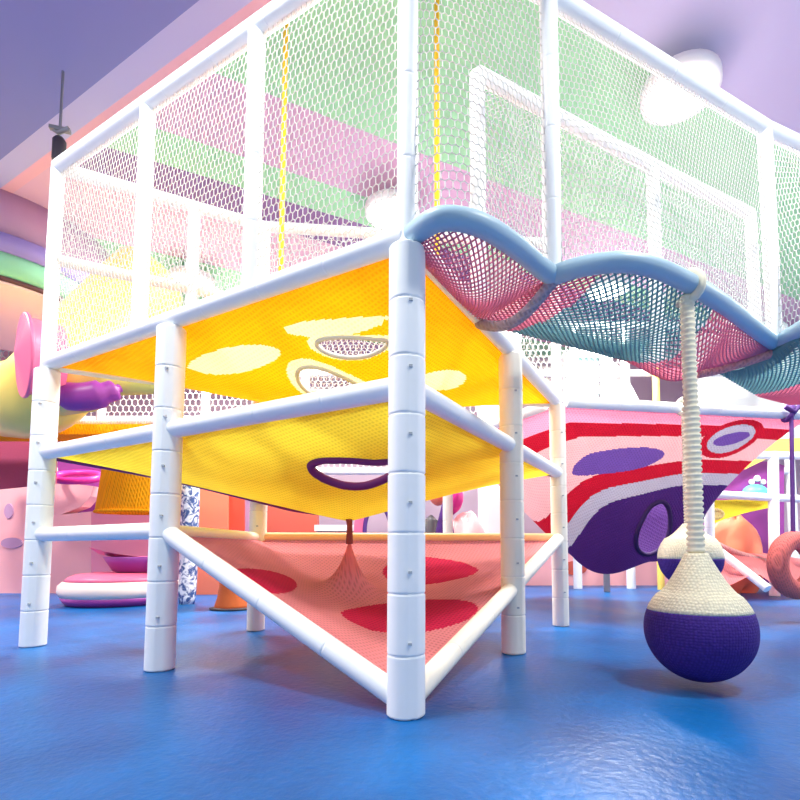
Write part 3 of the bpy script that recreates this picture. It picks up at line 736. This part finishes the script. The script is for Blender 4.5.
# amber knitted sleeve
o = thing('knit_sleeve', P(128, 514, Y=7.4), 'wide amber knitted sleeve hanging behind the second post from the left', 'net')
b = MB(); G2 = []
for i in range(40):
    a = 2*PI*i/40; row = []
    for j in range(13):
        t = j/12; py = 456+56*t; rx = (.50+.02*t+.06*t*t)*(1+.012*math.sin(9*a+3*t)); q = P(137-3*t, py, Y=7.6); row.append(q+V((rx*math.cos(a), .3*math.sin(a), 0)))
    G2.append(row)
b.grid(G2, None, True); obj('sleeve', b, 'amber', o)
b = MB(); b.tube([P(134, 512, Y=7.6)+V((.57*math.cos(2*PI*i/40), .33*math.sin(2*PI*i/40), 0)) for i in range(40)], .025, 8, True); obj('hem', b, 'amber', o)
b = MB(); b.tube([P(137, 456, Y=7.6), P(137, 436, Y=7.6)], [.5, .47], 24, False, 0, True, .6); obj('collar', b, 'amber', o)
sheet('low_wall', [(94, 600), (94, 512), (170, 516), (170, 600)], 8.9, .15, mat('dusty_pink_vinyl', (214, 132, 160), .45, .04, 3), 'dusty pink low wall under the amber knitted sleeve', 'wall panel')
# ring cushion and bowl seat
o = thing('ring_cushion', P(103, 611, z=0), 'flat round cushion with pink top, cream side and purple base on the blue floor', 'cushion')
cc = P(103, 606, z=0)+V((0, .45, 0))
def donut(r, zlo, zhi, bulge):
    k = [(r-.06, zlo), (r+bulge*.4, zlo+.02), (r+bulge, (zlo+zhi)/2), (r+bulge*.4, zhi-.02), (r-.06, zhi)]
    return k
R0 = .75
b = MB(); b.lathe([(R0-.16, 0), (R0-.05, .0), (R0+.0, .05), (R0+.035, .12)], cc, 48); obj('base', b, 'violet', o)
b = MB(); b.lathe([(R0+.035, .12), (R0+.07, .2), (R0+.06, .29), (R0+.0, .345)], cc, 48); tag(obj('side', b, 'cushion', o), 'cream side band')
b = MB(); b.lathe([(R0+.0, .345), (R0-.05, .40), (R0-.14, .44), (R0-.3, .46), (.001, .46)], cc, 48); tag(obj('top', b, 'hotpink', o), 'pink top')
o = thing('bowl_seat', cc+V((.12, .1, .46)), 'pink and purple winged bowl seat resting on the round cushion', 'seat')
b = MB(); G2 = []
for i in range(25):
    s = i/24; row = []
    for j in range(9):
        t = j/8; x = -.42+.95*s; y = .25*(t-.5)*2; z = .13+.26*(1-s)**1.6*(1-.5*t)*.9+.10*abs(t-.5)*1.2+.08*s; row.append(cc+V((x, .05+y, .46+z*.9)))
    G2.append(row)
b.grid(G2)
obj('rim', b, 'hotpink', o)
b = MB(); b.lathe([(.30, 0), (.36, .02), (.44, .14), (.50, .24), (.46, .24), (.3, .12), (.01, .1)], cc+V((.18, .12, .46)), 32); tag(obj('bowl', b, 'violet', o), 'purple bowl')
# patterned column, coral playhouse, trunk
b = MB(); q = P(187, 604, z=0); b.lathe([(.10, 0), (.12, .1), (.13, .5), (.11, .8), (.13, 1.1), (.13, 1.6), (.12, 1.85), (.02, 1.9)], q, 24); tag(obj('foil_column', b, 'marble'), 'crinkled blue and white foil column behind the second post', 'column')
o = thing('playhouse', (P(220, 590, Y=9.0).x, 9.0, 0), 'coral and red playhouse wall behind the rear post', 'playhouse')
def hp(pts, m, lb, Y=9.0, th=.2):
    q = [P(x, y, Y=Y) for x, y in pts]; b = MB(); b.slab([(k.x, max(0, k.z)) for k in q], (0, Y, 0), (1, 0, 0), (0, 0, 1), th); r = obj('wall_board', b, m, o); r['label'] = lb
hp([(196, 600), (196, 470), (230, 470), (230, 600)], 'coral', 'coral board'); hp([(230, 600), (230, 470), (246, 470), (246, 600)], 'redorange', 'red orange board', 9.05)
hp([(246, 600), (246, 472), (262, 472), (262, 600)], 'mauve', 'mauve board', 9.1); hp([(262, 600), (262, 472), (318, 480), (318, 600)], 'brick', 'brick red board', 9.15)
o = thing('stump', P(229, 610, z=0), 'flared orange brown stump on the floor beneath the sloping net', 'stump'); q = P(229, 610, z=0)+V((0, .15, 0))
b = MB(); b.lathe([(.25, 0), (.24, .06), (.21, .16), (.19, .3), (.19, .62), (.02, .63)], q, 28); obj('trunk', b, 'trunk', o)
b = MB(); b.lathe([(.30, 0), (.31, .02), (.25, .03)], q, 28); obj('foot_ring', b, 'dark', o)
o = thing('storage_box', (P(335, 600, Y=8.2).x, 8.2, 0), 'white and pale pink box behind the red net under the yellow net', 'box')
b = MB(); b.box((P(337, 600, Y=8.2).x, 8.2, .55), (.66, .4, 1.1), 0, 0, .03); obj('body', b, 'palepink', o)
b = MB(); b.box((P(337, 600, Y=8.2).x, 8.2, 1.16), (.7, .44, .1), 0, 0, .03); obj('lid', b, 'white', o)
o = thing('arch_tunnel', (P(374, 600, Y=8.0).x, 8.0, 0), 'pink rounded arch with a purple edge behind the corner post', 'arch')
c = P(378, 540, Y=8.0); b = MB(); arch = [V((c.x+.30*math.cos(a), 8.0, c.z+.15+.5*math.sin(a))) for a in np.linspace(0, PI, 20)]
b.tube([V((c.x+.3, 8.0, 0))]+arch+[V((c.x-.3, 8.0, 0))], .1, 12); obj('arch', b, 'hotpink', o)
b = MB(); b.tube([p+V((0, -.07, 0)) for p in [V((c.x+.22, 8.0, 0))]+[V((c.x+.21*math.cos(a), 8.0, c.z+.15+.41*math.sin(a))) for a in np.linspace(0, PI, 20)]+[V((c.x-.22, 8.0, 0))]], .035, 10); tag(obj('inner_edge', b, 'strap', o), 'purple inner edge')
# soft toys seen right of the corner post
GT = None
blob('balloon', 438, 494, 8.3, .16, .16, .2, 'coral', 'coral round balloon right of the corner post', 'balloon', None, .03)
blob('balloon', 453, 498, 8.2, .17, .16, .26, 'magenta', 'magenta balloon right of the corner post above the pink rock', 'balloon', None, .1)
b = MB(); q = at(P(445, 600, Y=7.9), 0); b.lathe([(.3, 0), (.30, .1), (.24, .6), (.13, 1.2), (.02, 1.65)], q, 24); tag(obj('soft_cone', b, 'purple'), 'tall purple cone behind the salmon net', 'soft toy')
b = MB(); q = at(P(431, 600, Y=8.4), 0); b.lathe([(.14, 0), (.14, .1), (.12, 1.3), (.02, 1.4)], q, 20); tag(obj('bollard', b, 'dark'), 'black bollard left of the purple cone', 'bollard')
blob('soft_rock', 468, 520, 8.2, .36, .3, .72, 'pink', 'lumpy pink soft rock beside the purple cone', 'soft toy', None, .12, None, True)
o = thing('low_play_wall', (P(590, 586, z=0).x, P(590, 586, z=0).y, 0), 'low pale pink play wall with a brownish oval under the funnel net', 'wall panel')
YW = P(590, 585, z=0).y
q = [P(x, y, Y=YW) for x, y in ((520, 586), (520, 540), (560, 535), (600, 533), (650, 535), (700, 538), (700, 586))]; b = MB(); b.slab([(k.x, max(0, k.z)) for k in q], (0, YW, 0), (1, 0, 0), (0, 0, 1), .3); obj('board', b, 'pink', o)
c = P(575, 568, Y=YW-.16); b = MB(); b.slab([(.27*math.cos(2*PI*i/24), .16*math.sin(2*PI*i/24)) for i in range(24)], c, (1, 0, 0), (0, 0, 1), .03); tag(obj('oval', b, 'brick', o), 'brownish oval')
# yellow ropes hanging in the cage
for x, yb, Y, lb in ((281, 262, 4.3, 'yellow rope hanging in the cage left of the corner post'), (437, 213, 4.2, 'yellow rope hanging in the cage right of the corner post')):
    o = thing('climbing_rope', P(x, yb, Y=Y), lb, 'rope', 'yellow ropes'); q = P(x, yb, Y=Y)
    b = MB(); b.tube([V((q.x, q.y, 2.35)), V((q.x, q.y, CEIL))], .024, 8); obj('rope', b, 'ropey', o)
    b = MB(); b.lathe([(.02, 0), (.05, .03), (.05, .07), (.02, .1)], V((q.x, q.y, 2.35)), 12); obj('knot', b, 'ropey', o)

# ------------------------------------------------------------------ lamps
def lamp(c, power, label, r=.36):
    o = thing('ceiling_lamp', c, label, 'lamp', 'round ceiling lamps')
    b = MB(); b.lathe([(r+.05, .12), (r+.05, .02), (r, .0)], c, 32); b.lathe([(.05, .12), (.05, CEIL-c.z)], c, 12); obj('housing', b, 'white', o)
    b = MB(); b.lathe([(.001, -.09), (r*.5, -.075), (r*.85, -.03), (r, .02)], c, 32); obj('diffuser', b, 'lamp', o)
    l = bpy.data.lights.new('lamp_light', 'AREA'); l.shape = 'DISK'; l.size = r*2.2; l.energy = power; l.color = (1, .985, .90)
    q = bpy.data.objects.new('lamp_light', l); C.objects.link(q); q.parent = o; q.location = (0, 0, -.14)
    l2 = bpy.data.lights.new('lamp_glow', 'POINT'); l2.shadow_soft_size = .3; l2.energy = power*.06; l2.color = (1, .97, .93)
    q = bpy.data.objects.new('lamp_glow', l2); C.objects.link(q); q.parent = o; q.location = (0, 0, -.5)
LZ = CEIL-.35
for px, py, w, lb in ((680, 96, 500, 'round bright ceiling lamp behind the upper right cage net'), (392, 216, 800, 'round ceiling lamp glowing just left of the corner post'),
                      (192, 284, 900, 'round ceiling lamp low behind the left cage net'), (608, 292, 900, 'round ceiling lamp glowing through the teal balcony net')):
    lamp(P(px, py, z=LZ), w, lb)
for x, y in ((-5.5, 2.0), (-1.8, 1.6), (3.2, 1.2), (7.5, 5.8), (-8.2, 5.6)):  # extra lamps out of view, added to brighten the hall
    lamp(V((x, y, LZ)), 420 if y < 5 else 800, 'added round fill lamp above the hall, out of view')

w = bpy.data.worlds.new('world'); bpy.context.scene.world = w; w.use_nodes = True
bg = w.node_tree.nodes['Background']; bg.inputs[0].default_value = (.88, .98, .99, 1); bg.inputs[1].default_value = 1.25
vs = bpy.context.scene.view_settings
vs.view_transform = 'Standard'; vs.look = 'None'; vs.gamma = 1; vs.use_curve_mapping = False; vs.exposure = -0.85
